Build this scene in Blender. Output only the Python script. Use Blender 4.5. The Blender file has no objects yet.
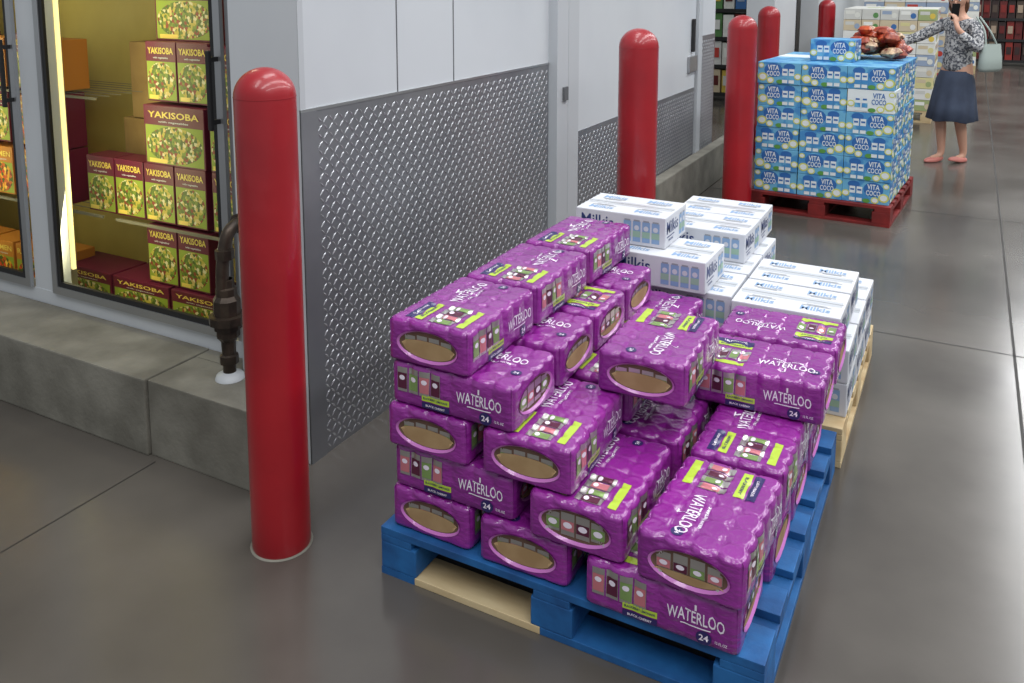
import bpy, bmesh, math, random
from mathutils import Vector, Matrix, Euler
random.seed(7)
S = bpy.context.scene
COL = S.collection
try:
    S.view_settings.view_transform = 'Standard'
except Exception:
    pass

def lin(c):
    def f(v):
        v = v/255.0
        return v/12.92 if v <= 0.04045 else ((v+0.055)/1.055)**2.4
    return (f(c[0]), f(c[1]), f(c[2]), 1)

def mat(name, c, rough=0.5, metal=0.0, c2=None, nscale=5, bump=0, bscale=20, coat=0, detail=4, emis=None, estr=0, stretch=None, spec=None, r2=None, bdist=0.01, lo=0.35, hi=0.65):
    m = bpy.data.materials.new(name); m.use_nodes = True
    nt = m.node_tree; b = nt.nodes['Principled BSDF']
    b.inputs['Base Color'].default_value = lin(c)
    b.inputs['Roughness'].default_value = rough
    b.inputs['Metallic'].default_value = metal
    if coat: 
        b.inputs['Coat Weight'].default_value = coat
        b.inputs['Coat Roughness'].default_value = 0.10
    if spec is not None: b.inputs['Specular IOR Level'].default_value = spec
    tc = nt.nodes.new('ShaderNodeTexCoord'); mp = nt.nodes.new('ShaderNodeMapping')
    nt.links.new(tc.outputs['Object'], mp.inputs[0])
    if stretch: mp.inputs['Scale'].default_value = stretch
    if c2 is not None or r2 is not None:
        n = nt.nodes.new('ShaderNodeTexNoise'); n.inputs['Scale'].default_value = nscale; n.inputs['Detail'].default_value = detail
        nt.links.new(mp.outputs[0], n.inputs['Vector'])
        r = nt.nodes.new('ShaderNodeMapRange'); r.inputs[1].default_value = lo; r.inputs[2].default_value = hi
        nt.links.new(n.outputs['Fac'], r.inputs[0])
        if c2 is not None:
            mx = nt.nodes.new('ShaderNodeMix'); mx.data_type = 'RGBA'
            mx.inputs[6].default_value = lin(c); mx.inputs[7].default_value = lin(c2)
            nt.links.new(r.outputs[0], mx.inputs[0]); nt.links.new(mx.outputs[2], b.inputs['Base Color'])
        if r2 is not None:
            rr = nt.nodes.new('ShaderNodeMapRange'); rr.inputs[3].default_value = rough; rr.inputs[4].default_value = r2
            nt.links.new(r.outputs[0], rr.inputs[0]); nt.links.new(rr.outputs[0], b.inputs['Roughness'])
    if bump:
        n2 = nt.nodes.new('ShaderNodeTexNoise'); n2.inputs['Scale'].default_value = bscale; n2.inputs['Detail'].default_value = 3
        nt.links.new(mp.outputs[0], n2.inputs['Vector'])
        bp = nt.nodes.new('ShaderNodeBump'); bp.inputs['Strength'].default_value = bump; bp.inputs['Distance'].default_value = bdist
        nt.links.new(n2.outputs['Fac'], bp.inputs['Height']); nt.links.new(bp.outputs[0], b.inputs['Normal'])
        if coat: nt.links.new(bp.outputs[0], b.inputs['Coat Normal'])
    if emis:
        b.inputs['Emission Color'].default_value = lin(emis); b.inputs['Emission Strength'].default_value = estr
    return m

def voro_mat(name, cols, scale, rough=0.5):
    m = bpy.data.materials.new(name); m.use_nodes = True
    nt = m.node_tree; b = nt.nodes['Principled BSDF']; b.inputs['Roughness'].default_value = rough
    tc = nt.nodes.new('ShaderNodeTexCoord')
    v = nt.nodes.new('ShaderNodeTexVoronoi'); v.inputs['Scale'].default_value = scale
    nt.links.new(tc.outputs['Object'], v.inputs['Vector'])
    sp = nt.nodes.new('ShaderNodeSeparateColor'); nt.links.new(v.outputs['Color'], sp.inputs[0])
    cr = nt.nodes.new('ShaderNodeValToRGB'); cr.color_ramp.interpolation = 'CONSTANT'
    e = cr.color_ramp.elements
    e[0].color = lin(cols[0]); e[0].position = 0
    e[1].color = lin(cols[1]); e[1].position = 1/len(cols)
    for i, c in enumerate(cols[2:]):
        x = e.new((i+2)/len(cols)); x.color = lin(c)
    nt.links.new(sp.outputs[0], cr.inputs[0]); nt.links.new(cr.outputs[0], b.inputs['Base Color'])
    return m

class MB:
    def __init__(s): s.v = []; s.f = []; s.mi = []; s.m = []; s.sm = []
    def mid(s, m):
        if m not in s.m: s.m.append(m)
        return s.m.index(m)
    def raw(s, vs, fs, m, smooth=False):
        o = len(s.v); s.v.extend([tuple(v) for v in vs]); k = s.mid(m)
        for f in fs:
            s.f.append([i+o for i in f]); s.mi.append(k); s.sm.append(smooth)
    def box(s, x0, x1, y0, y1, z0, z1, m, M=None, bev=0):
        if bev:
            bm = bmesh.new(); bmesh.ops.create_cube(bm, size=1)
            for v in bm.verts:
                v.co = Vector(((x0+x1)/2+v.co.x*(x1-x0), (y0+y1)/2+v.co.y*(y1-y0), (z0+z1)/2+v.co.z*(z1-z0)))
            bmesh.ops.bevel(bm, geom=bm.edges[:], offset=bev, segments=2, affect='EDGES', profile=0.6)
            vs = [v.co.copy() for v in bm.verts]; fs = [[v.index for v in f.verts] for f in bm.faces]
            bm.free()
        else:
            vs = [Vector(p) for p in ((x0,y0,z0),(x1,y0,z0),(x1,y1,z0),(x0,y1,z0),(x0,y0,z1),(x1,y0,z1),(x1,y1,z1),(x0,y1,z1))]
            fs = [(3,2,1,0),(4,5,6,7),(0,1,5,4),(1,2,6,5),(2,3,7,6),(3,0,4,7)]
        if M is not None: vs = [M @ v for v in vs]
        s.raw(vs, fs, m)
    def lathe(s, prof, m, c=(0,0,0), seg=32, M=None, smooth=True, caps=True):
        vs = []; fs = []
        for r, z in prof:
            for i in range(seg):
                a = 2*math.pi*i/seg; vs.append(Vector((r*math.cos(a), r*math.sin(a), z)))
        for j in range(len(prof)-1):
            for i in range(seg):
                a = j*seg+i; b = j*seg+(i+1) % seg
                fs.append((a, b, b+seg, a+seg))
        if caps:
            fs.append(list(range(seg))[::-1]); fs.append([(len(prof)-1)*seg+i for i in range(seg)])
        if M is not None: vs = [M @ v for v in vs]
        vs = [v+Vector(c) for v in vs]
        s.raw(vs, fs, m, smooth)
    def mesh(s, name):
        me = bpy.data.meshes.new(name); me.from_pydata(s.v, [], s.f)
        for m in s.m: me.materials.append(m)
        me.polygons.foreach_set('material_index', s.mi); me.polygons.foreach_set('use_smooth', s.sm)
        me.update(); return me
    def obj(s, name, parent=None, loc=(0,0,0), rot=(0,0,0)):
        return put(s.mesh(name), name, parent, loc, rot)

def put(me, name, parent=None, loc=(0,0,0), rot=(0,0,0)):
    o = bpy.data.objects.new(name, me); COL.objects.link(o); o.location = loc; o.rotation_euler = rot
    if parent: o.parent = parent
    return o
def empty(name, loc=(0,0,0), rot=(0,0,0)):
    o = bpy.data.objects.new(name, None); COL.objects.link(o); o.location = loc; o.rotation_euler = rot; o.empty_display_size = .1
    return o
def swivel(o, cx, cy, deg):
    o.matrix_world = Matrix.Translation((cx,cy,0)) @ Matrix.Rotation(math.radians(deg), 4, 'Z') @ Matrix.Translation((-cx,-cy,0))

_tc = {}
def text2d(body, w, h=None, bold=0.02):
    key = (body, bold)
    if key not in _tc:
        c = bpy.data.curves.new('t', 'FONT'); c.body = body; c.resolution_u = 2; c.offset = bold
        o = bpy.data.objects.new('t', c); COL.objects.link(o)
        bpy.context.view_layer.update()
        me = bpy.data.meshes.new_from_object(o.evaluated_get(bpy.context.evaluated_depsgraph_get()))
        vs = [(v.co.x, v.co.y) for v in me.vertices]; fs = [list(p.vertices) for p in me.polygons]
        bpy.data.objects.remove(o); bpy.data.curves.remove(c); bpy.data.meshes.remove(me)
        x0 = min(v[0] for v in vs); x1 = max(v[0] for v in vs); y0 = min(v[1] for v in vs); y1 = max(v[1] for v in vs)
        vs = [((x-(x0+x1)/2)/(x1-x0), (y-(y0+y1)/2)/(y1-y0)) for x, y in vs]
        _tc[key] = (vs, fs, (y1-y0)/(x1-x0))
    vs, fs, ar = _tc[key]
    if h is None: h = w*ar
    return [(x*w, y*h) for x, y in vs], fs
def rect(w, h, x=0, y=0):
    return [(x-w/2, y-h/2), (x+w/2, y-h/2), (x+w/2, y+h/2), (x-w/2, y+h/2)], [[0,1,2,3]]
def ell(w, h, x=0, y=0, n=28, t0=0, t1=2*math.pi):
    return [(x+w/2*math.cos(t0+(t1-t0)*i/n), y+h/2*math.sin(t0+(t1-t0)*i/n)) for i in range(n)], [list(range(n))]
def ringp(w, h, w2, h2, x=0, y=0, n=32):
    vs = []; fs = []
    for i in range(n):
        a = 2*math.pi*i/n; vs.append((x+w/2*math.cos(a), y+h/2*math.sin(a))); vs.append((x+w2/2*math.cos(a), y+h2/2*math.sin(a)))
    for i in range(n):
        j = (i+1) % n; fs.append([2*i, 2*j, 2*j+1, 2*i+1])
    return vs, fs
def shift(p, x, y, arc=0): return [(a+x, b+y-arc*a*a) for a, b in p[0]], p[1]
def decal(mb, shape, fn, m, maxlen=None, off=0.0008):
    vs, fs = shape
    if maxlen:
        bm = bmesh.new(); bv = [bm.verts.new((x, y, 0)) for x, y in vs]
        for f in fs:
            try: bm.faces.new([bv[i] for i in f])
            except Exception: pass
        bmesh.ops.triangulate(bm, faces=bm.faces[:])
        for _ in range(4):
            es = [e for e in bm.edges if e.calc_length() > maxlen]
            if not es: break
            bmesh.ops.subdivide_edges(bm, edges=es, cuts=1)
            bmesh.ops.triangulate(bm, faces=[f for f in bm.faces if len(f.verts) > 3])
        bm.verts.index_update()
        vs = [(v.co.x, v.co.y) for v in bm.verts]; fs = [[v.index for v in f.verts] for f in bm.faces]; bm.free()
    mb.raw([fn(x, y, off) for x, y in vs], fs, m, bool(maxlen))

# ------------------------------------------------------------------ materials
M_floor = mat('polished_concrete', (70,66,62), 0.14, c2=(98,93,87), nscale=1.1, detail=10, r2=0.25, bump=0.03, bscale=3, lo=0.3, hi=0.7, spec=.6)
M_joint = mat('joint_filler', (40,37,34), 0.6)
M_curb = mat('curb_concrete', (104,101,92), 0.85, c2=(134,131,121), nscale=5, detail=10, bump=0.5, bscale=60, bdist=0.004)
M_white = mat('white_panel', (204,208,212), 0.42, c2=(194,198,203), nscale=1.2)
M_white2 = mat('white_trim', (186,190,194), 0.45)
M_seam = mat('seam_dark', (95,97,100), 0.6)
M_wire = mat('wire_shelf', (120,116,100), 0.6)
M_dark = mat('dark_gasket', (26,26,28), 0.5)
M_plate = mat('tread_plate', (152,154,158), 0.42, 0.7, c2=(138,140,145), nscale=2.5)
M_lug = mat('tread_lug', (180,182,186), 0.36, 0.7)
M_alu = mat('aluminium', (175,177,180), 0.35, 0.8)
M_red = mat('bollard_red', (164,20,32), 0.36, c2=(144,15,27), nscale=3, bump=0.12, bscale=14, coat=0.35)
M_blue = mat('pallet_blue', (30,100,162), 0.65, c2=(18,70,124), nscale=9, detail=10, bump=0.4, bscale=50, bdist=0.003)
M_pine = mat('pine_wood', (208,188,148), 0.75, c2=(182,154,112), nscale=12, detail=8, bump=0.3, bscale=50, bdist=0.003, stretch=(.3,1,1))
M_redpal = mat('pallet_red', (128,28,26), 0.65, c2=(98,20,20), nscale=9, detail=8)

# ------------------------------------------------------------------ floor
mb = MB()
mb.raw([(-10,-3,0),(14,-3,0),(14,30,0),(-10,30,0)], [(0,1,2,3)], M_floor)
z = .0006
def strip(x0, x1, y0, y1): mb.raw([(x0,y0,z),(x1,y0,z),(x1,y1,z),(x0,y1,z)], [(0,1,2,3)], M_joint)
for X in (.255, 4.8): strip(X-.006, X+.006, -3, 30)
strip(-2.384, -2.379, -3, 1.86)
for Y in (4.22, 6.66, 11.5, 16.5): strip(-1.85, 14, Y-.004, Y+.004)
mb.obj('floor')

# ------------------------------------------------------------------ tread plate
def lugs(mb, X, y0, y1, z0, z1, p=.0275):
    ny = int((y1-y0)/p); nz = int((z1-z0)/p)
    vs = []; fs = []
    L = .0150; W = .0042; h = .0022; c = math.sqrt(.5)
    for i in range(ny):
        for j in range(nz):
            cy = y0+(i+.5)*p; cz = z0+(j+.5)*p
            s = 1 if (i+j) % 2 else -1
            dy, dz = c, c*s; ey, ez = -c*s, c
            o = len(vs)
            vs += [(X, cy+L*dy, cz+L*dz), (X, cy+W*ey, cz+W*ez), (X, cy-L*dy, cz-L*dz), (X, cy-W*ey, cz-W*ez),
                   (X+h, cy+L*.45*dy, cz+L*.45*dz), (X+h, cy-L*.45*dy, cz-L*.45*dz)]
            fs += [(o,o+4,o+1),(o+1,o+4,o+5),(o+1,o+5,o+2),(o+2,o+5,o+3),(o+3,o+5,o+4),(o+3,o+4,o)]
    mb.raw(vs, fs, M_lug)

# ------------------------------------------------------------------ side wall (x=-1.9)
mb = MB()
WX = -1.9
mb.box(-2.2, WX, 2.10, 7.17, 0, 4, M_white)
for Y in (2.64, 3.04): mb.box(WX, WX+.0015, Y-.003, Y+.003, 1.22, 4, M_seam)
mb.box(WX, WX+.004, 2.10, 2.125, 1.22, 4, M_white2)
mb.box(WX, WX+.003, 2.10, 3.95, 0.0, 1.22, M_plate)
mb.box(WX, WX+.007, 2.10, 2.175, 0.0, 1.215, M_plate)
lugs(mb, WX+.003, 2.18, 3.95, .01, 1.21)
mb.box(WX, WX+.006, 2.10, 3.95, 1.213, 1.223, M_alu)
mb.box(WX, WX+.003, 6.62, 7.17, 0, 1.2, M_plate); lugs(mb, WX+.003, 6.62, 7.17, .01, 1.19)
mb.obj('wall_left')
mb = MB()
mb.box(WX, WX+.05, 3.955, 4.09, 0, 4, M_white2); mb.box(WX, WX+.012, 4.09, 4.115, 0, 4, M_dark)
mb.box(WX, WX+.04, 4.115, 4.25, 0, 4, M_white2)
mb.box(WX+.05, WX+.062, 4.02, 4.07, 1.02, 1.09, M_seam)
mb.box(WX, WX+.05, 6.52, 6.62, 0, 4, M_white2)
mb.obj('trim_1')
dr = empty('door_1')
mb = MB(); mb.box(WX+.002, WX+.03, 4.26, 6.5, 0.03, 3, M_white, bev=.004); mb.obj('panel', dr)
mb = MB(); mb.box(WX+.03, WX+.033, 4.27, 6.49, .04, .82, M_plate); lugs(mb, WX+.033, 4.28, 6.48, .05, .81); mb.obj('kick_plate', dr)
mb = MB()
for zz in (.95, 1.9): mb.box(WX+.03, WX+.05, 6.30, 6.5, zz, zz+.12, M_alu, bev=.004)
mb.box(WX+.03, WX+.055, 6.38, 6.42, 1.1, 1.35, M_dark, bev=.006)
mb.obj('hinges', dr)
mb = MB()
mb.box(-2.2, WX, 9.6, 11.2, 0, 4, M_white); mb.box(WX, WX+.01, 10.9, 11.15, 0, 4, M_dark)
mb.box(-2.2, WX, 12.6, 24, 0, 4, M_white)
mb.obj('wall_left_rear')
mb = MB(); mb.box(-10, 14, 26, 26.2, 0, 5, mat('far_wall_paint', (120,118,112), .8)); mb.obj('wall_back')
mb = MB(); mb.box(WX+.04, -1.77, 5.25, 9.4, 0, .3, M_curb, bev=.01); mb.obj('curb_ledge')
mb = MB()
mb.box(-6, -2.434, 1.872, 2.165, 0, .279, M_curb, bev=.006); mb.box(-2.43, -1.92, 1.884, 2.095, 0, .275, M_curb, bev=.004)
mb.box(-2.43, -2.205, 2.0955, 2.165, 0, .275, M_curb)
mb.obj('curb')

# ------------------------------------------------------------------ freezer
M_inside = mat('freezer_liner', (206,190,112), 0.5, c2=(186,168,92), nscale=2)
M_card = mat('cardboard', (166,136,84), 0.8, c2=(150,120,72), nscale=8)
M_glass = bpy.data.materials.new('door_glass'); M_glass.use_nodes = True
nt = M_glass.node_tree; nt.nodes.clear()
o_ = nt.nodes.new('ShaderNodeOutputMaterial'); mx = nt.nodes.new('ShaderNodeMixShader'); tr = nt.nodes.new('ShaderNodeBsdfTransparent'); gl = nt.nodes.new('ShaderNodeBsdfGlossy')
lw = nt.nodes.new('ShaderNodeLayerWeight'); lw.inputs[0].default_value = .25
ml_ = nt.nodes.new('ShaderNodeMath'); ml_.operation = 'MULTIPLY'; ml_.inputs[1].default_value = .35
tr.inputs[0].default_value = (.92,.95,.90,1); gl.inputs['Roughness'].default_value = .03
nt.links.new(lw.outputs['Fresnel'], ml_.inputs[0]); nt.links.new(ml_.outputs[0], mx.inputs[0]); nt.links.new(tr.outputs[0], mx.inputs[1]); nt.links.new(gl.outputs[0], mx.inputs[2]); nt.links.new(mx.outputs[0], o_.inputs[0])
FY = 2.18
mb = MB()
mb.box(-3.475, -3.335, FY-.01, FY+.06, .335, 2.3, M_white)
mb.box(-2.29, -2.2, FY-.01, FY+.06, .335, 2.3, M_alu)
mb.box(-2.232, -2.205, FY-.03, FY-.01, .28, 2.3, M_dark)
mb.box(-6, -2.2, FY-.012, FY+.06, .0, .335, M_white)
mb.box(-6, -2.2, FY-.01, FY+.06, 2.18, 4, M_white)
mb.box(-6, -4.6, FY, FY+.06, .335, 2.3, M_white)
mb.obj('wall_front')
fc = empty('freezer_case')
mb = MB()
mb.box(-6, -2.205, 3.0, 3.05, 0, 2.4, M_inside); mb.box(-6, -2.205, FY+.065, 3.0, .0, .1, M_inside)
mb.box(-6, -2.205, FY+.065, 3.0, 2.32, 2.4, M_inside); mb.box(-2.24, -2.205, FY+.065, 3.0, .1, 2.32, M_inside)
mb.box(-6.05, -6, FY+.06, 3.0, 0, 2.4, M_inside)
mb.box(-3.43, -3.38, FY+.065, FY+.12, .1, 2.32, M_alu)
for zz in (.575, 1.12, 1.62):
    for X0, X1 in ((-5.9,-3.45), (-3.36,-2.25)):
        if zz == 1.12 and X0 > -4: continue
        for k in range(8): mb.box(X0, X1, 2.50+k*.06, 2.503+k*.06, zz-.006, zz-.003, M_wire)
        mb.box(X0, X1, 2.49, 2.497, zz-.014, zz-.003, M_wire)
mb.obj('cabinet', fc)
M_lamp = mat('freezer_lamp', (255,236,170), .5, emis=(255,232,160), estr=1.2)
for X in (-3.375, -4.55):
    mb = MB(); mb.box(X, X+.014, 2.27, 2.284, .4, 2.1, M_lamp); mb.obj('lamp_tube', fc)
def area(name, loc, rot, sx, sy, e, c):
    l = bpy.data.lights.new(name, 'AREA'); l.shape = 'RECTANGLE'; l.size = sx; l.size_y = sy; l.energy = e; l.color = c
    o = bpy.data.objects.new(name, l); COL.objects.link(o); o.location = loc; o.rotation_euler = rot; return o
area('freezer_light', (-3.28, 2.30, 1.2), (math.radians(80), 0, math.radians(-20)), .05, 1.6, 5, (1,.90,.55))
area('freezer_light', (-4.4, 2.30, 1.2), (math.radians(80), 0, math.radians(-10)), .05, 1.6, 5, (1,.90,.55))
area('freezer_light', (-2.6, 2.42, 2.28), (0, 0, 0), .9, .2, 5.5, (1,.94,.72))

def fdoor(x0, x1, name, hx):
    e = empty(name, (0,0,0))
    mb = MB(); y0, y1 = FY-.03, FY-.013; z0, z1 = .34, 2.17; w = .032
    for (a,b,c,d) in ((x0,x0+w,z0,z1),(x1-w,x1,z0,z1),(x0+w,x1-w,z0,z0+w),(x0+w,x1-w,z1-w,z1)): mb.box(a,b,y0,y1,c,d,M_alu)
    g = .022
    for (a,b,c,d) in ((x0+w,x0+w+g,z0+w,z1-w),(x1-w-g,x1-w,z0+w,z1-w),(x0+w+g,x1-w-g,z0+w,z0+w+g),(x0+w+g,x1-w-g,z1-w-g,z1-w)): mb.box(a,b,y0+.004,y1,c,d,M_dark)
    mb.obj('frame', e)
    mb = MB(); a, b, c, d, yy = x0+w+g, x1-w-g, z0+w+g, z1-w-g, y0+.012
    mb.raw([(a,yy,c),(b,yy,c),(b,yy,d),(a,yy,d)], [(0,1,2,3)], M_glass); mb.obj('glass', e)
    mb = MB(); mb.box(hx-.009, hx+.009, y0-.045, y0-.03, 1.12, 1.40, M_dark, bev=.005)
    for zz in (1.14, 1.36): mb.box(hx-.007, hx+.007, y0-.031, y0, zz, zz+.016, M_dark)
    mb.obj('handle', e)
fdoor(-3.33, -2.295, 'freezer_door', -2.315)
fdoor(-4.55, -3.48, 'freezer_door', -3.50)

M_maroon = mat('box_maroon', (98,18,48), 0.45)
M_gold = mat('box_gold', (230,204,96), 0.4)
M_food = voro_mat('food_photo', [(96,120,34),(186,170,70),(70,92,28),(206,184,110),(140,60,40),(120,140,48),(216,208,170),(84,104,36)], 75)
M_food2 = voro_mat('food_photo_b', [(190,90,30),(220,160,40),(120,50,25),(70,90,30),(240,200,90),(200,60,30)], 60)
M_lime = mat('box_lime', (140,160,52), 0.5)
def foodbox(w, h, d, fm, title, top=M_maroon):
    mb = MB(); mb.box(-w/2, w/2, 0, d, 0, h, top, bev=.003)
    fn = lambda x, y, o: Vector((x, -o, y+h/2))
    decal(mb, rect(w*.95, h*.64, 0, -h*.15), fn, M_lime, off=.0006)
    decal(mb, ell(w*.92, h*.62, 0, -h*.15), fn, fm, off=.0012)
    decal(mb, shift(text2d(title, w*.84, h*.11), 0, h*.35), fn, M_gold, off=.0016)
    decal(mb, shift(text2d('with vegetables', w*.5, h*.04), 0, h*.23), fn, M_white, off=.0016)
    decal(mb, rect(w*.3, h*.07, -w*.28, -h*.43), fn, M_gold, off=.0016)
    return mb.mesh('frozen_food_box')
fb1 = foodbox(.188, .262, .12, M_food, 'YAKISOBA'); fb2 = foodbox(.37, .262, .2, M_food, 'YAKISOBA'); fb5 = foodbox(.37, .16, .2, M_food, 'YAKISOBA')
fb3 = foodbox(.19, .24, .15, M_food2, 'RAMEN', mat('box_orange', (186,120,40), .5))
FB = empty('frozen_food_boxes')
def fb(m, x, y, z): put(m, 'food_box', FB, (x, y, z))
for i in range(4): fb(fb1, -3.50+i*.195, 2.53, .577)
fb(fb2, -3.0, 2.53, .84); fb(fb1, -3.093, 2.56, 1.115); fb(fb1, -2.90, 2.56, 1.115); fb(fb2, -3.0, 2.62, 1.378)
for i in range(2): fb(fb1, -3.10+i*.195, 2.52, .30)
for i in range(4): fb(fb5, -3.62+i*.385, 2.50, .135)
for i in range(3): fb(fb1, -3.16+i*.195, 2.57, 1.645)
for i in range(2): fb(fb1, -2.69+i*.195, 2.53, .577); fb(fb1, -2.69+i*.195, 2.53, .84); fb(fb1, -2.69+i*.195, 2.53, 1.104)
for i in range(7):
    fb(fb3 if i % 3 else fb1, -5.1+i*.21, 2.53, .577); fb(fb3 if i % 2 else fb1, -5.1+i*.21, 2.53, .845)
    fb(fb3, -5.1+i*.21, 2.50, .1); fb(fb1 if i % 2 else fb3, -5.1+i*.21, 2.53, 1.122)
mb = MB(); mb.box(-3.62, -3.22, 2.76, 2.98, .58, .98, M_card, bev=.004); mb.box(-3.55,-3.22,2.76,2.98,.985,1.35, M_card, bev=.004); mb.obj('cardboard_carton', FB)

# ------------------------------------------------------------------ drain pipe
root = empty('drain_pipe')
cu = bpy.data.curves.new('pipe', 'CURVE'); cu.dimensions = '3D'; cu.bevel_depth = .022; cu.bevel_resolution = 5
PX = -2.19; PY = 2.03
sp = cu.splines.new('BEZIER'); pts = [(PX,PY,.30),(PX,PY,.74),(PX+.005,PY+.03,.80),(PX+.01,PY+.13,.815)]
sp.bezier_points.add(len(pts)-1)
for p, c in zip(sp.bezier_points, pts): p.co = c; p.handle_left_type = p.handle_right_type = 'AUTO'
M_rust = mat('dark_pipe', (82,70,60), 0.35, 0.6, c2=(54,47,42), nscale=14, bump=.3, bscale=40, bdist=.004)
cu.materials.append(M_rust)
dp = bpy.data.objects.new('pipe', cu); COL.objects.link(dp); dp.parent = root
mb = MB()
mb.lathe([(.022,.33),(.032,.332),(.032,.36),(.024,.365),(.024,.41),(.040,.43),(.040,.455),(.048,.457),(.048,.475),(.062,.477),(.062,.505),(.046,.508),(.046,.56),(.036,.575),(.036,.60),(.028,.605),(.028,.63),(.022,.632)], M_rust, (PX,PY,0), 10, caps=False, smooth=False)
mb.lathe([(.022,.70),(.032,.702),(.032,.735),(.022,.737)], M_rust, (PX,PY,0), 8, caps=False, smooth=False)
mb.lathe([(.022,.0),(.034,.001),(.034,.03),(.022,.031)], M_rust, (PX,PY+.06,.81), 8, M=Matrix.Rotation(math.radians(-90),4,'X'), caps=False, smooth=False)
mb.lathe([(.05,.276),(.045,.29),(.022,.30)], M_white2, (PX,PY,0), 20, caps=False)
mb.obj('fitting', root)

# ------------------------------------------------------------------ bollards
def bollard(x, y, r, h=1.405):
    mb = MB(); prof = [(r*.985, 0), (r, .006), (r, .04)]
    prof += [(r, h-r*.95)]
    for i in range(1, 13):
        a = math.pi/2*i/12; prof.append((max(r*math.cos(a), .0005), h-r*.95+r*.95*math.sin(a)))
    mb.lathe(prof, M_red, seg=48)
    mb.lathe([(r*1.006,h-r*.98),(r*1.012,h-r*.96),(r*1.006,h-r*.94)], M_red, seg=48, caps=False)
    mb.lathe([(r+.006,.0008),(r+.003,.003),(r-.002,.004)], M_curb, seg=32, caps=False)
    mb.obj('bollard', None, (x, y, 0))
bollard(-1.698, 1.742, .084)
bollard(-1.45, 4.05, .098); bollard(-1.384, 5.94, .1); bollard(-1.66, 8.16, .1); bollard(-1.6, 11.3, .1)

# ------------------------------------------------------------------ pallets
def pallet(name, x0, x1, y0, y1, m, mfl=None):
    e = empty(name, (0,0,0)); W = x1-x0; D = y1-y0
    mb = MB(); n = 7
    bw = .1 
    for i in range(n):
        c = y0+bw/2+(D-bw)*i/(n-1); w = bw if i not in (0,n-1) else .12
        a = min(max(c-w/2, y0), y1-w)
        mb.box(x0, x1, a, a+w, .118+random.uniform(0,.002), .14, m, bev=.002)
    mb.obj('deck_boards', e)
    mb = MB()
    for i in range(3):
        a = x0+(W-.1)*i/2; mb.box(a, a+.1, y0, y1, .098, .118, m, bev=.002)
    mb.obj('stringer_boards', e)
    mb = MB()
    for i in range(3):
        for j in range(3):
            a = x0+(W-.115)*i/2; b = y0+(D-.13)*j/2
            mb.box(a, a+.115, b, b+.13, .02, .098, m, bev=.004)
    mb.obj('blocks', e)
    mb = MB()
    for i in range(3):
        a = x0+(W-.1)*i/2; mb.box(a, a+.1, y0+.1, y1-.1, 0.0, .02, m, bev=.002)
    for j in range(2):
        b = y0 if j == 0 else y1-.1
        xm = x0+W*.47
        if j == 0 and mfl:
            mb.box(x0, x0+.11, b, b+.1, 0, .02, m); mb.box(x0+.11, xm, b, b+.1, 0.0, .02, mfl, bev=.002); mb.box(xm, x1, b, b+.1, 0, .02, m, bev=.002)
        else: mb.box(x0, x1, b, b+.1, 0, .02, m, bev=.002)
    mb.obj('bottom_boards', e)
    return e
pallet('blue_pallet', -1.36, -.315, 1.775, 2.90, M_blue, M_pine)
pallet('wooden_pallet', -1.335, -.30, 2.925, 3.93, M_pine)
rp = pallet('red_pallet', -1.35, -.40, 6.16, 7.25, M_redpal)
swivel(rp, -1.35, 6.16, -4)

# ------------------------------------------------------------------ can packs
L, W, H = .376, .256, .120
M_pur = mat('purple_film', (142,38,144), 0.30, c2=(122,26,126), nscale=4, bump=.8, bscale=32, bdist=.006, coat=.8, stretch=(1,1,2.2))
M_ptxt = mat('print_white', (232,222,236), .35, coat=.3)
M_pgrn = mat('print_green', (178,204,66), .35, coat=.3)
M_pnavy = mat('print_navy', (40,32,92), .35, coat=.3)
M_ppale = mat('film_edge_highlight', (190,110,186), .3, coat=.5)  # highlight along the film rim painted as a paler purple
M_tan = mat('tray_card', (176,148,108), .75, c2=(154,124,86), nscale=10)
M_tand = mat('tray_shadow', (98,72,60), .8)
M_can = mat('can_silver', (196,192,190), .28, .8)
M_cang = mat('can_green', (132,160,96), .35, .3); M_canp = mat('can_pink', (206,124,134), .35, .3); M_canm = mat('can_berry', (96,40,66), .35, .3)
M_cans = [M_cang, M_canp, M_canm]
P = L/6.02
def ss(a, b, x):
    t = min(max((x-a)/(b-a), 0), 1); return t*t*(3-2*t)
def surf(p, off=0):
    r = .020; rz = .012
    ix, iy = L/2-r, W/2-r
    q = Vector((min(max(p.x,-ix),ix), min(max(p.y,-iy),iy), min(max(p.z,rz*.7),H-rz)))
    d = p-q
    sc = Vector((d.x/r, d.y/r, d.z/(rz if d.z > 0 else rz*.7)))
    n = sc.normalized() if sc.length > 1e-6 else Vector((0,0,1))
    pos = q+Vector((n.x*r, n.y*r, n.z*(rz if n.z > 0 else rz*.7)))
    fx = ((p.x/P) % 1)-.5; fy = ((p.y/P) % 1)-.5
    if abs(p.x) > 3*P: fx = .0
    if abs(p.y) > 2*P: fy = .0
    if n.z > 0:
        rr = math.hypot(fx, fy)*2
        dip = .0066*ss(.80, 1.36, rr)+.0011*(1-ss(.58, .68, rr))
        pos.z -= dip*min(1, n.z*1.3)
    wx = abs(n.y); wy = abs(n.x)
    hz = .25+.75*ss(.35*H, H, p.z)
    if wx > .3: pos.y -= math.copysign(.0085*(abs(2*fx)**3)*hz*wx, n.y)
    if wy > .3:
        e = (p.y/.096)**2+((p.z-.058)/.042)**2
        k = ss(.8, 1.5, e)
        pos.x -= math.copysign((.0085*(abs(2*fy)**3)*hz*k+.007*(1-ss(.75,1.02,e)))*wy, n.x)
    return pos+n*off
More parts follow.
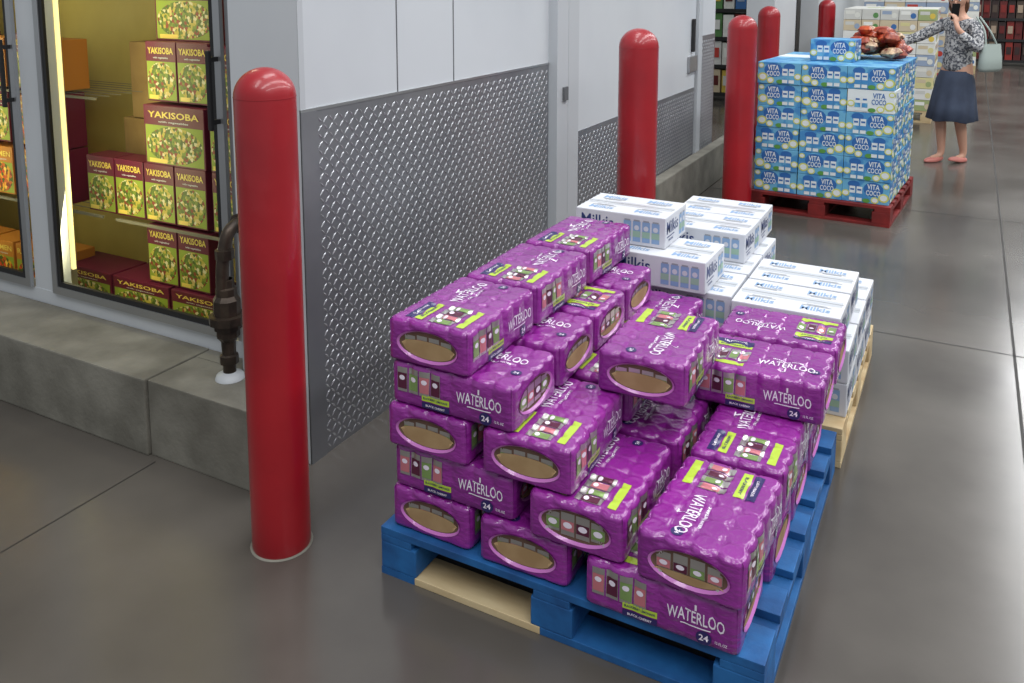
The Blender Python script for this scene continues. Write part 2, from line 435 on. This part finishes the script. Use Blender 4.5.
def pack_mesh(var):
    mb = MB(); nx, ny, nz = 72, 48, 12
    def grid(fn, a, b):
        vs = [surf(fn(i/a, j/b)) for j in range(b+1) for i in range(a+1)]
        fs = [(j*(a+1)+i, j*(a+1)+i+1, (j+1)*(a+1)+i+1, (j+1)*(a+1)+i) for j in range(b) for i in range(a)]
        mb.raw(vs, fs, M_pur, True)
    grid(lambda u, v: Vector((-L/2+u*L, -W/2+v*W, H)), nx, ny)
    grid(lambda u, v: Vector((L/2-u*L, -W/2+v*W, 0)), 12, 8)
    grid(lambda u, v: Vector((-L/2+u*L, -W/2, v*H)), nx, nz); grid(lambda u, v: Vector((L/2-u*L, W/2, v*H)), nx, nz)
    grid(lambda u, v: Vector((L/2, -W/2+u*W, v*H)), ny, nz*2); grid(lambda u, v: Vector((-L/2, W/2-u*W, v*H)), ny, nz*2)
    top = lambda x, y, o: surf(Vector((x, y, H)), o)
    fr = lambda x, y, o: surf(Vector((x, -W/2, y)), o); bk = lambda x, y, o: surf(Vector((-x, W/2, y)), o)
    xp = lambda x, y, o: surf(Vector((L/2, x, y)), o); xn = lambda x, y, o: surf(Vector((-L/2, -x, y)), o)
    ml = .008
    sy = -1 if var == 1 else 1
    decal(mb, shift(text2d('WATERLOO', .165, .032, .01), .068, .03*sy, .9), top, M_ptxt, ml, .0014)
    decal(mb, rect(.005, .020, .068, .058*sy), top, M_ptxt, ml, .0012); decal(mb, rect(.018, .004, .068, .066*sy), top, M_ptxt, ml, .0012)
    decal(mb, shift(text2d('SPARKLING WATER', .09, .008), .068, .0), top, M_ptxt, ml, .0012)
    decal(mb, rect(.115, .024, -.105, .045), top, M_pgrn, ml, .0012)
    decal(mb, shift(text2d('BLACKBERRY', .08, .008), -.105, .045), top, M_pnavy, ml, .0018)
    decal(mb, rect(.115, .024, -.105, .074), top, M_pnavy, ml, .0012)
    decal(mb, shift(text2d('LEMONADE', .07, .007), -.105, .074), top, M_ptxt, ml, .0018)
    decal(mb, rect(.115, .022, -.105, -.085), top, M_pgrn, ml, .0012)
    for k in range(4):
        x = -.15+k*.031; cm = M_cans[(k+var) % 3]
        decal(mb, rect(.027, .070, x, -.022), top, M_can, ml, .0012); decal(mb, rect(.024, .044, x, -.026), top, cm, ml, .0018)
        decal(mb, ell(.016, .014, x, -.015, 10), top, M_ptxt, ml, .0024)
    decal(mb, ell(.030, .030, .15, -.04, 20), top, M_pnavy, ml, .0012)
    decal(mb, shift(text2d('24', .016, .011), .15, -.04), top, M_ptxt, ml, .0018)
    for fn in (fr, bk):
        decal(mb, shift(text2d('WATERLOO', .134, .030, .01), .088, .066, .9), fn, M_ptxt, ml, .0014)
        decal(mb, rect(.005, .014, .088, .090), fn, M_ptxt, ml, .0012); decal(mb, rect(.07, .003, .088, .043), fn, M_ptxt, ml, .0012)
        decal(mb, ell(.036, .034, .108, .023, 20), fn, M_pnavy, ml, .0016)
        decal(mb, shift(text2d('24', .022, .015), .108, .024), fn, M_ptxt, ml, .0022)
        decal(mb, shift(text2d('12 FL OZ', .028, .007), .148, .022), fn, M_ptxt, ml, .0014)
        decal(mb, rect(.085, .016, -.045, .034), fn, M_pgrn, ml, .0012); decal(mb, rect(.085, .016, -.045, .015), fn, M_pnavy, ml, .0012)
        decal(mb, shift(text2d('BLACKBERRY LEMONADE', .076, .006), -.045, .034), fn, M_pnavy, ml, .0018)
        decal(mb, shift(text2d('BLACK CHERRY', .06, .006), -.045, .015), fn, M_ptxt, ml, .0018)
        for k in range(4):
            x = -.150+k*.035; cm = M_cans[(k+var) % 3]
            decal(mb, rect(.031, .068, x, .072), fn, M_can, ml, .0012); decal(mb, rect(.028, .044, x, .068), fn, cm, ml, .0018)
            decal(mb, ell(.018, .014, x, .077, 10), fn, M_ptxt, ml, .0024)
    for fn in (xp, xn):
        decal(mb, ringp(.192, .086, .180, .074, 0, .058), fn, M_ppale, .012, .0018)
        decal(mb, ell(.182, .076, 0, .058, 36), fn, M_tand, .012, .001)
        if var == 0:
            for k in range(4):
                x = -.057+k*.038; hh = .086-1.5*x*x
                decal(mb, rect(.032, .02, x, hh-.012), fn, M_can, .012, .0016); decal(mb, rect(.030, .008, x, hh-.018), fn, M_cans[k % 3], .012, .0022)
            for s_ in range(12):
                x0 = .084-.168*s_/12; x1 = .084-.168*(s_+1)/12
                yt = lambda x: .056+.016*math.sqrt(max(0, 1-(x/.084)**2)); yb = lambda x: .056-.033*math.sqrt(max(0, 1-(x/.084)**2))
                decal(mb, ([(x1, yb(x1)), (x0, yb(x0)), (x0, yt(x0)), (x1, yt(x1))], [[0,1,2,3]]), fn, M_tan, .012, .0028)
        elif var == 1:
            for k in range(4):
                x = -.060+k*.040; hh = .088-1.6*x*x
                decal(mb, rect(.034, hh-.032, x, (hh+.032)/2), fn, M_can, .012, .0016); decal(mb, rect(.032, .020, x, .055), fn, M_cans[(k+1) % 3], .012, .0022)
                decal(mb, ell(.02, .012, x, .057, 12), fn, M_ptxt, .012, .0028)
            for s_ in range(12):
                x0 = .084-.168*s_/12; x1 = .084-.168*(s_+1)/12
                yt = lambda x: .040+.004*math.sqrt(max(0, 1-(x/.084)**2)); yb = lambda x: min(.040, .056-.033*math.sqrt(max(0, 1-(x/.084)**2)))
                decal(mb, ([(x1, yb(x1)), (x0, yb(x0)), (x0, yt(x0)), (x1, yt(x1))], [[0,1,2,3]]), fn, M_tan, .012, .0030)
        else:
            for k in range(4):
                x = -.060+k*.040; hh = .089-1.6*x*x; hl = .029+1.6*x*x
                decal(mb, rect(.036, hh-hl, x, (hh+hl)/2), fn, M_can, .012, .0016); decal(mb, rect(.034, .026, x, .055), fn, M_cans[k % 3], .012, .0022)
                decal(mb, ell(.024, .016, x, .057, 12), fn, M_ptxt, .012, .0028)
    return mb.mesh('can_case')
packs = [pack_mesh(0), pack_mesh(1), pack_mesh(2)]
PZ = .1405; LH = .1215
def pk(layer, x, y, axis, var=0, flip=0, jit=1.0):
    a = 0 if axis == 'X' else math.pi/2
    if axis == 'X': cx, cy = x+L/2, y+W/2
    else: cx, cy = x+W/2, y+L/2
    if flip: a += math.pi
    a += math.radians(random.uniform(-1,1)*jit)
    put(packs[var], 'can_case', None, (cx, cy, PZ+(layer-1)*LH), (0, 0, a))
LY = .386; WY = .266
# L1
pk(1,-1.335,1.795,'Y',0,0); pk(1,-1.055,1.785,'Y',0,1); pk(1,-.745,1.765,'X',1,0)
for i in range(2): pk(1,-1.335,1.80+LY*(i+1),'Y'); pk(1,-1.055,1.79+LY*(i+1),'Y')
for i in range(3): pk(1,-.73,2.04+.275*i,'X',i%3)
# L2
pk(2,-1.33,1.80,'X',1,0); pk(2,-.905,1.775,'Y',2,0,2); pk(2,-.610,1.755,'Y',1,1,2)
for i in range(3): pk(2,-1.32,2.075+WY*i,'X')
pk(2,-.605,2.15,'Y',0,0,2); pk(2,-.89,2.17,'Y',1,1); pk(2,-.61,2.545,'Y',2,0); pk(2,-.89,2.565,'Y')
# L3
pk(3,-1.34,1.785,'Y',0,0); pk(3,-1.05,1.79,'Y',0,0,2)
for i in range(2): pk(3,-1.325,1.80+LY*(i+1),'Y'); pk(3,-1.045,1.81+LY*(i+1),'Y',1)
pk(3,-.68,2.43,'X',1,0,1); pk(3,-.68,2.705,'X',0,1,1)
# L4
pk(4,-1.33,1.795,'X',2,0,1)
for i in range(3): pk(4,-1.33,2.07+WY*i,'X',i%2,i%2)
pk(4,-.868,2.12,'Y',0,1,2)
# L5
pk(5,-1.335,1.79,'Y',0,0,1); pk(5,-1.33,1.79+LY,'Y',1,0,1); pk(5,-1.325,1.795+2*LY,'Y',0,0,1)

# ------------------------------------------------------------------ white drink cartons
M_cart = mat('carton_white', (214,216,221), .55, c2=(204,206,213), nscale=4)
M_cblue = mat('carton_blue', (40,58,112), .5); M_clb = mat('carton_lightblue', (134,164,200), .5); M_cgr = mat('carton_greenish', (150,180,160), .5)
M_tape = mat('carton_tape', (196,200,206), .25); M_cgrey = mat('carton_grey', (150,154,160), .5)
CL, CW, CH = .37, .262, .120
def carton_mesh():
    mb = MB(); mb.box(-CL/2, CL/2, -CW/2, CW/2, 0, CH, M_cart, bev=.004)
    top = lambda x, y, o: Vector((x, y, CH+o)); fr = lambda x, y, o: Vector((x, -CW/2-o, y)); bk = lambda x, y, o: Vector((-x, CW/2+o, y))
    xp = lambda x, y, o: Vector((CL/2+o, x, y)); xn = lambda x, y, o: Vector((-CL/2-o, -x, y))
    decal(mb, rect(.35, .05), top, M_tape, off=.0005)
    decal(mb, rect(CL*.97, .003, 0, 0), top, M_seam, off=.001)
    for sx in (-1, 1):
        for sy in (-1, 1):
            decal(mb, shift(text2d('Milkis', .10, .038), sx*.095, sy*.080), top, M_clb)
            decal(mb, rect(.10, .005, sx*.095, sy*.052), top, M_cgrey); decal(mb, rect(.07, .005, sx*.095, sy*.042), top, M_cgrey)
    for fn, w in ((fr, CL), (bk, CL), (xp, CW), (xn, CW)):
        decal(mb, shift(text2d('Milkis', .135, .050, .01), -w*.25+(.02 if w == CW else 0), .076), fn, M_cblue)
        decal(mb, rect(.09, .004, -w*.25, .040), fn, M_cblue); decal(mb, shift(text2d('ORIGINAL', .06, .009), -w*.25, .026), fn, M_cblue)
        n = 4 if w == CL else 2
        for k in range(n):
            x = w*.04+k*.038+(.018 if w == CL else .045)
            if x > w/2-.016: break
            decal(mb, rect(.031, .080, x, .055), fn, M_clb); decal(mb, rect(.031, .024, x, .045), fn, M_cgr, off=.0014)
            decal(mb, rect(.024, .006, x, .098), fn, M_cgrey, off=.0014); decal(mb, ell(.02, .02, x, .070, 14), fn, M_cart, off=.0016)
    return mb.mesh('drink_carton')
cm_ = carton_mesh()
def ct(layer, x, y, axis='X', j=.8):
    if axis == 'X': cx, cy, a = x+CL/2, y+CW/2, 0
    else: cx, cy, a = x+CW/2, y+CL/2, math.pi/2
    put(cm_, 'drink_carton', None, (cx, cy, PZ+(layer-1)*LH), (0, 0, a+math.radians(random.uniform(-1,1)*j)))
for ly in (1, 2):
    for r in range(3):
        ct(ly, -1.05, 3.01+r*.275); ct(ly, -.672, 3.01+r*.275)
    for r in range(2): ct(ly, -1.325, 3.01+r*.385, 'Y')
for r in range(3): ct(3, -1.08, 3.01+r*.275)
ct(3, -.70, 2.98); ct(3, -.70, 3.255)
for r in range(2): ct(3, -1.35, 3.01+r*.385, 'Y')
ct(4, -1.165, 2.98); ct(4, -1.435, 2.98, 'Y', .3)
ct(4, -1.12, 3.40); ct(4, -1.12, 3.67); ct(4, -1.39, 3.37, 'Y', .3)
ct(5, -1.345, 3.06, 'X', .5)

# ------------------------------------------------------------------ coconut water box stack
M_vb = mat('coco_blue', (106,174,210), .45, c2=(70,140,196), nscale=9, lo=.47, hi=.53)
M_vn = mat('coco_navy', (46,104,172), .45); M_vy = mat('coco_yellow', (206,210,110), .45); M_vw = mat('coco_white', (222,230,232), .45); M_vg = mat('coco_green', (90,150,70), .45)
stk = empty('coconut_water_box_stack')
BW, BD, BH = .303, .245, .155
def coco(mb, x, y, z, w, d, white=False):
    bx = M_vw if white else M_vb
    mb.box(x, x+w-.004, y, y+d-.004, z, z+BH-.002, bx, bev=.003)
    for side, (fn, ww) in enumerate(((lambda u, v, o: Vector((x+w/2+u, y-o, z+BH/2+v)), w), (lambda u, v, o: Vector((x+w-.004+o, y+d/2+u, z+BH/2+v)), d), (lambda u, v, o: Vector((x-o, y+d/2-u, z+BH/2+v)), d))):
        vs_ = random.choice((0, 1))
        sh = -.14 if vs_ == 0 else .16
        if not white:
            decal(mb, ell(ww*.42, .10, ww*sh, .02, 16), fn, M_vn, off=.0005)
            decal(mb, ell(ww*.26, .05, -ww*sh*1.6, .045, 16), fn, M_vn, off=.0005)
        t = M_vw if not white else M_vn
        decal(mb, shift(text2d('VITA', ww*.26, .036, .02), ww*sh, .038), fn, t, off=.002)
        decal(mb, shift(text2d('COCO', ww*.30, .036, .02), ww*sh, -.004), fn, t, off=.002)
        for (px, py, rr) in ((-.38, -.030, .066), (-.20, -.052, .05), (.42, -.02, .05), (-.42,.05,.04)):
            if vs_: px = -px
            decal(mb, ell(rr, rr*.9, ww*px, py, 18), fn, M_vy, off=.0015); decal(mb, ell(rr*.7, rr*.6, ww*px, py, 18), fn, M_vw, off=.0022)
        for q in (.13, .28):
            if vs_: q = -q
            decal(mb, rect(.036, .10, ww*q, -.018), fn, M_vw, off=.0028); decal(mb, rect(.036, .03, ww*q, -.03), fn, M_vb, off=.0034)
            decal(mb, rect(.026, .012, ww*q, .01), fn, M_vn, off=.0034)
        decal(mb, ell(.05, .03, ww*.02, -.06, 14), fn, M_vg, off=.0018)
mb = MB()
for ly in range(6):
    for c in range(3):
        for r in range(4):
            if 0 < c < 2 and 0 < r < 3 and ly < 5: continue
            coco(mb, -1.325+c*BW+random.uniform(-.004,.004), 6.2+r*BD+random.uniform(-.004,.004), .141+ly*BH, BW, BD, (ly == 4 and c == 2 and r == 0) or (ly == 5 and r == 2 and c == 0))
coco(mb, -1.03, 6.45, .141+6*BH, BW, BD)
mb.obj('boxes', stk); swivel(stk, -1.35, 6.16, -4)
M_bag = [mat('bag_red', (150,30,24), .4, c2=(190,84,40), nscale=26, bump=.6, bscale=25), mat('bag_orange', (170,76,44), .4, c2=(110,24,20), nscale=28, bump=.6, bscale=25), mat('bag_dark', (96,24,22), .4, c2=(206,176,140), nscale=30, bump=.5, bscale=25)]
mb = MB()
for k in range(40):
    w, h = random.uniform(.09,.12), random.uniform(.11,.14); t = .035
    zz = 1.115+.036*(k//9)
    sprd = 1-.13*(k//9)
    Mx = Matrix.Translation((-.62+random.uniform(-.22,.22)*sprd, 6.84+random.uniform(-.2,.2)*sprd, zz+random.uniform(0,.015))) @ Euler((random.uniform(-.2,.2), random.uniform(-.2,.2), random.uniform(0,6.3))).to_matrix().to_4x4()
    n = 8; vs = []; fs = []
    for sgn in (1, -1):
        for j in range(n+1):
            for i in range(n+1):
                u = i/n*2-1; v = j/n*2-1
                b = (max(0,1-u**4)*max(0,1-v**4))**.6
                vs.append(Mx @ Vector((u*w/2*(1-.06*(1-v*v)), v*h/2, sgn*t*b+.004*math.sin(u*14)*(v*v))))
    N = (n+1)**2
    for s_ in range(2):
        for j in range(n):
            for i in range(n):
                a = s_*N+j*(n+1)+i; f = (a, a+1, a+n+2, a+n+1); fs.append(f if s_ == 0 else f[::-1])
    mb.raw(vs, fs, M_bag[k % 3], True)
mb.obj('snack_bag_pile')

# ------------------------------------------------------------------ background displays
pal_a = [mat('bx_%d' % i, c, .5) for i, c in enumerate([(222,222,214),(214,206,150),(150,166,190),(206,206,200),(160,172,120),(206,190,160),(236,236,230),(226,226,222)])]
pal_d = [mat('bd_%d' % i, c, .4) for i, c in enumerate([(90,26,26),(128,34,30),(52,34,34),(170,150,130),(100,28,28),(84,70,60),(150,46,38)])]
pal_c = [mat('bc_%d' % i, c, .5) for i, c in enumerate([(190,60,50),(60,110,170),(220,190,80),(90,140,80)])]
def display(name, x0, x1, y0, y1, zt, pal, bw=.3, bh=.2, m=M_pine):
    pallet('wooden_pallet', x0, x1, y0, y1, m)
    mb = MB(); z = .142
    while z < zt:
        n = max(1, int((x1-x0)/bw)); w = (x1-x0)/n; nd = max(1, int((y1-y0)/bw)); d = (y1-y0)/nd
        mm = random.choice(pal)
        for i in range(n):
            for j in range(nd):
                if 0 < i < n-1 and j > 0 and z < zt-bh*1.5: continue
                x = x0+i*w; y = y0+j*d
                m1 = mm if random.random() < .7 else random.choice(pal)
                mb.box(x, x+w-.005, y, y+d-.005, z, z+bh-.004, m1, bev=.003)
                m2 = random.choice(pal+pal_c[:2])
                for fn in (lambda u, v, o: Vector((x+w/2+u, y-o, z+bh/2+v)), lambda u, v, o: Vector((x+w-.005+o, y+d/2+u, z+bh/2+v))):
                    decal(mb, rect(w*.5, bh*.3, -w*.15, bh*.15), fn, m2, off=.001); decal(mb, ell(w*.3, bh*.5, w*.25, -bh*.1, 12), fn, random.choice(pal+pal_c), off=.002)
        z += bh
    mb.obj(name)
display('boxed_goods_display', -1.35, -.35, 10.9, 12.0, 1.25, pal_a, .2, .13)
display('boxed_goods_display', -1.35, -.3, 13.0, 14.1, 1.4, pal_a, .22, .15)
display('boxed_goods_display', -1.35, -.3, 15.5, 16.6, 1.6, pal_a, .25, .16)
display('boxed_goods_display', -.9, .1, 17.2, 18.3, 1.5, pal_a, .25, .16)
def rack(name, x0, x1, y, depth, levels, pal, bw, bh, per=1):
    mb = MB()
    top = levels[-1]+bh*1.6
    n = int((x1-x0)/2.4)+1
    for i in range(n+1):
        x = x0+(x1-x0)*i/n
        mb.box(x-.04, x+.04, y, y+.06, 0, top, M_dark); mb.box(x-.04, x+.04, y+depth-.06, y+depth, 0, top, M_dark)
    for z in levels:
        mb.box(x0, x1, y, y+depth, z-.05, z, M_dark)
        k = int((x1-x0)/bw)
        for i in range(k):
            m1 = random.choice(pal)
            for q in range(per):
                x = x0+i*bw; h = bh*random.uniform(.92,1)
                mb.box(x+.01, x+bw-.01, y+.02+random.uniform(0,.03), y+depth-.05, z+q*bh, z+q*bh+h-.005, m1 if random.random() < .8 else random.choice(pal))
                mb.raw([(x+bw*.2,y+.015,z+q*bh+bh*.3),(x+bw*.8,y+.015,z+q*bh+bh*.3),(x+bw*.8,y+.015,z+q*bh+bh*.7),(x+bw*.2,y+.015,z+q*bh+bh*.7)], [(0,1,2,3)], random.choice(pal))
    mb.obj(name)
rack('warehouse_shelf_rack', -.4, 7, 19.0, .9, (.12, .52, .92, 1.32), pal_d, .14, .36)
rack('warehouse_shelf_rack', -6.5, -2.4, 11.6, .8, (.12, .50, .88, 1.26), pal_a+pal_d[:3]+pal_c, .16, .33)
rack('warehouse_shelf_rack', 5.5, 11, 12.5, .9, (.12, .7, 1.3), pal_a, .3, .45)

# ------------------------------------------------------------------ woman
def skin(name, nodes, edges, m, parent, root=0, lv=2):
    me = bpy.data.meshes.new(name); me.from_pydata([n[0] for n in nodes], edges, []); o = put(me, name, parent)
    md = o.modifiers.new('Skin', 'SKIN'); md.use_smooth_shade = True
    for i, n in enumerate(nodes):
        r = n[1]; me.skin_vertices[0].data[i].radius = r if isinstance(r, tuple) else (r, r)
        me.skin_vertices[0].data[i].use_root = (i == root)
    s = o.modifiers.new('Sub', 'SUBSURF'); s.levels = lv; s.render_levels = lv
    me.materials.append(m); return o
M_skin = mat('skin', (206,158,134), .5); M_hair = mat('hair_brown', (74,48,34), .45, c2=(104,70,48), nscale=30, stretch=(4,4,.5), bump=.5, bscale=60)
M_swt = voro_mat('patterned_sweater', [(180,180,180),(96,98,104),(150,150,154),(200,200,200),(84,86,94)], 75, .8)
M_skirt = mat('slate_skirt', (50,58,76), .8, c2=(64,74,94), nscale=6); M_shoe = mat('pink_flats', (196,120,110), .5)
M_tote = mat('tote_bag', (166,178,172), .7); M_ph = mat('phone_black', (16,16,18), .2); M_lip = mat('lips', (180,90,86), .5); M_eye = mat('eye', (240,240,238), .3); M_iris = mat('iris', (50,34,24), .3)
wo = empty('walking_woman', (-.095, 8.66, 0), (0, 0, math.radians(-38)))
V = [((0,0,.86),(.125,.095)), ((0,0,.98),(.105,.08)), ((0,-.005,1.12),(.115,.088)), ((0,0,1.24),(.10,.075)), ((0,-.005,1.315),(.048,.048)), ((0,-.025,1.375),(.046,.046)), ((0,-.04,1.43),(.062,.072)), ((0,-.045,1.49),(.076,.09)), ((0,-.04,1.55),(.055,.065)),
     ((-.15,0,1.265),.05), ((-.30,-.15,1.13),.038), ((-.47,-.36,1.04),.024), ((-.505,-.41,1.02),(.028,.014)), ((-.53,-.44,1.01),(.03,.012)),
     ((.15,0,1.265),.05), ((.235,-.05,1.04),.038), ((.14,-.20,1.22),.024), ((.115,-.20,1.285),(.028,.014)), ((.105,-.195,1.325),(.03,.013)),
     ((-.085,0,.82),.088), ((-.075,-.10,.47),.054), ((-.07,-.07,.32),.05), ((-.065,-.05,.085),.032), ((-.07,-.07,.045),(.033,.03)), ((-.08,-.18,.025),(.034,.018)),
     ((.085,0,.82),.088), ((.06,-.01,.46),.054), ((.05,.04,.31),.05), ((.045,.10,.095),.032), ((.045,.09,.05),(.033,.03)), ((.045,-.01,.026),(.034,.018))]
E = [(0,1),(1,2),(2,3),(3,4),(4,5),(5,6),(6,7),(7,8),(3,9),(9,10),(10,11),(11,12),(12,13),(3,14),(14,15),(15,16),(16,17),(17,18),(0,19),(19,20),(20,21),(21,22),(22,23),(23,24),(0,25),(25,26),(26,27),(27,28),(28,29),(29,30)]
skin('body', V, E, M_skin, wo)
def hand(base, d, side, nrm, name, curl):
    d = Vector(d).normalized(); side = Vector(side).normalized(); nrm = Vector(nrm).normalized()
    base = Vector(base)
    for k, (ln, off) in enumerate(((.062,-.027),(.07,-.009),(.066,.009),(.052,.026))):
        p = base+side*off-d*.012; nodes = [(tuple(p), .0095)]; a = 0; q = p
        for s_ in range(3):
            a += curl; q = q+(d*math.cos(a)+nrm*math.sin(a))*(ln/3+.006*(s_ == 0)); nodes.append((tuple(q), .0088-.0008*s_))
        skin(name+'_finger_%d' % (k+1), nodes, [(0,1),(1,2),(2,3)], M_skin, wo, 0, 1)
    p = base-d*.045-side*.018
    ns = [(tuple(p), .011), (tuple(p-side*.022+d*.018), .0105), (tuple(p-side*.032+d*.042+nrm*.01), .009), (tuple(p-side*.032+d*.06+nrm*.018), .008)]
    skin(name+'_thumb', ns, [(0,1),(1,2),(2,3)], M_skin, wo, 0, 1)
hand((-.53,-.44,1.01), (-.6,-.75,-.22), (-.75,.6,0), (0,-.2,-1), 'right_hand', .28)
hand((.105,-.195,1.325), (-.15,.05,1), (.2,-.95,0), (-1,-.2,0), 'left_hand', .5)
mb = MB(); mb.box(-.035, .035, -.004, .004, -.07, .07, M_ph, bev=.003); mb.obj('phone', wo, (.085,-.175,1.37), (math.radians(8), 0, math.radians(70)))
Vs = [((0,0,.80),(.155,.12)), ((0,0,.92),(.138,.112)), ((0,-.005,1.06),(.135,.11)), ((0,-.01,1.17),(.142,.112)), ((0,0,1.255),(.10,.078)), ((0,-.003,1.31),(.06,.06)),
      ((-.155,0,1.255),.064), ((-.30,-.15,1.125),.052), ((-.455,-.335,1.045),.038), ((.155,0,1.255),.064), ((.24,-.05,1.035),.054), ((.15,-.185,1.19),.038)]
skin('sweater', Vs, [(0,1),(1,2),(2,3),(3,4),(4,5),(4,6),(6,7),(7,8),(4,9),(9,10),(10,11)], M_swt, wo)
mb = MB(); prof = [(.84,.135,.115),(.76,.165,.14),(.65,.180,.16),(.52,.195,.18),(.40,.212,.20),(.395,.206,.194),(.5,.185,.17)]
seg = 72; vs = []; fs = []
for j, (zz, a, b) in enumerate(prof):
    k = (.84-zz)/.46
    for i in range(seg):
        t = 2*math.pi*i/seg; f = 1+.055*k*math.sin(t*11+.5*math.sin(3*t))
        vs.append((a*f*math.cos(t), b*f*math.sin(t)-.01-.02*k, zz+.008*k*math.sin(5*t)))
for j in range(len(prof)-1):
    for i in range(seg): fs.append((j*seg+i, (j*seg+(i+1) % seg), ((j+1)*seg+(i+1) % seg), (j+1)*seg+i)[::-1])
mb.raw(vs, fs, M_skirt, True); mb.obj('skirt', wo)
for nm, p, rz, rx in (('shoe_right', (-.075,-.13,.0), 0, 0), ('shoe_left', (.045,.03,.006), 0, .16)):
    bm = bmesh.new(); bmesh.ops.create_uvsphere(bm, u_segments=20, v_segments=12, radius=1)
    for v in bm.verts:
        x, y, zz = v.co; w = .042*(1-.18*max(0, y))
        v.co = Vector((x*w, y*.118, max(zz, -.35)*(.04 if y > 0 else .034)+.014+.012*max(0,y)))
    me = bpy.data.meshes.new(nm); bm.to_mesh(me); bm.free(); me.materials.append(M_shoe)
    for q in me.polygons: q.use_smooth = True
    put(me, nm, wo, p, (-rx, 0, rz))
def blob(name, c, s, m, fn=None, parent=None, seg=24):
    bm = bmesh.new(); bmesh.ops.create_uvsphere(bm, u_segments=seg, v_segments=seg//2+4, radius=1)
    for v in bm.verts:
        if fn: v.co = fn(v.co.copy())
        v.co = Vector((v.co.x*s[0], v.co.y*s[1], v.co.z*s[2]))
    me = bpy.data.meshes.new(name); bm.to_mesh(me); bm.free(); me.materials.append(m)
    for q in me.polygons: q.use_smooth = True
    return put(me, name, parent, c)
hd = empty('head_parts', (0,-.04,1.48), (math.radians(14), 0, math.radians(25))); hd.parent = wo
def jaw(c):
    if c.z < 0: c.x *= 1+.30*c.z; c.y = c.y*(1+.15*c.z)-.08*abs(c.z)
    return c
blob('head', (0,0,0), (.074,.092,.108), M_skin, jaw, hd, 32)
blob('nose', (0,-.096,-.018), (.011,.014,.020), M_skin, None, hd, 12)
blob('mouth', (0,-.088,-.052), (.022,.008,.007), M_lip, None, hd, 12)
for s_ in (-1, 1):
    blob('eye', (s_*.028,-.080,.006), (.013,.010,.008), M_eye, None, hd, 12); blob('iris', (s_*.028,-.0885,.005), (.006,.004,.006), M_iris, None, hd, 10)
    blob('ear', (s_*.074,.0,-.012), (.010,.018,.028), M_skin, None, hd, 12); blob('brow', (s_*.028,-.086,.024), (.018,.006,.003), M_hair, None, hd, 10)
def hairf(c):
    if c.y < -.25 and c.z < .45: c.y = -.25+(c.y+.25)*.15
    if c.z < 0: c.z *= 1.9; c.x *= 1.0+.06*math.sin(c.z*4)
    return c
blob('hair', (0,.018,.022), (.090,.100,.112), M_hair, hairf, hd, 40)
mb = MB(); vs = []; fs = []
for j, (zz, w, d) in enumerate(((.80,.11,.035),(.83,.125,.05),(.92,.12,.045),(1.02,.11,.03),(1.04,.105,.028))):
    for i in range(24):
        t = 2*math.pi*i/24; vs.append((d*math.cos(t)*1.1, w*math.copysign(abs(math.sin(t))**.5, math.sin(t)), zz))
for j in range(4):
    for i in range(24): fs.append((j*24+i, j*24+(i+1) % 24, (j+1)*24+(i+1) % 24, (j+1)*24+i))
fs.append(list(range(24))[::-1]); mb.raw(vs, fs, M_tote, True)
mb.obj('tote_bag', wo, (.26,.08,.05))
for y in (-.07, .07):
    cu = bpy.data.curves.new('strap', 'CURVE'); cu.dimensions = '3D'; cu.bevel_depth = .008
    sp = cu.splines.new('BEZIER'); P3 = [(.26,.08+y,1.08),(.235,.05+y*.5,1.2),(.16,.02+y*.3,1.325)]; sp.bezier_points.add(2)
    for q, c in zip(sp.bezier_points, P3): q.co = c; q.handle_left_type = q.handle_right_type = 'AUTO'
    cu.materials.append(M_tote); o = bpy.data.objects.new('tote_strap', cu); COL.objects.link(o); o.parent = wo

# ------------------------------------------------------------------ lights
w = bpy.data.worlds.new('World'); S.world = w; w.use_nodes = True
w.node_tree.nodes['Background'].inputs[0].default_value = (.91,.96,1,1); w.node_tree.nodes['Background'].inputs[1].default_value = .40
for X in (1.7, 5.6):
    for Y in (-1.5, 4.0, 9.5, 15.0, 20.5):
        area('ceiling_lamp', (X, Y, 6.8), (0,0,0), 1.1, 5.0, 185, (.98,.99,1))
for Y in (-2.0, 3.4): area('ceiling_lamp', (-1.6, Y, 6.8), (0,0,0), 1.1, 4.0, 120, (.98,.99,1))
# ------------------------------------------------------------------ camera
cd = bpy.data.cameras.new('camera'); cam = bpy.data.objects.new('camera', cd); COL.objects.link(cam)
cd.sensor_width = 36; cd.lens = 860*36/1024; cd.shift_y = -(341.5-95)/1024; cd.clip_start = .05; cd.clip_end = 100
cam.location = (0, 0, 1.64); cam.rotation_euler = (math.radians(90-7.6), 0, math.radians(28.1))
S.camera = cam
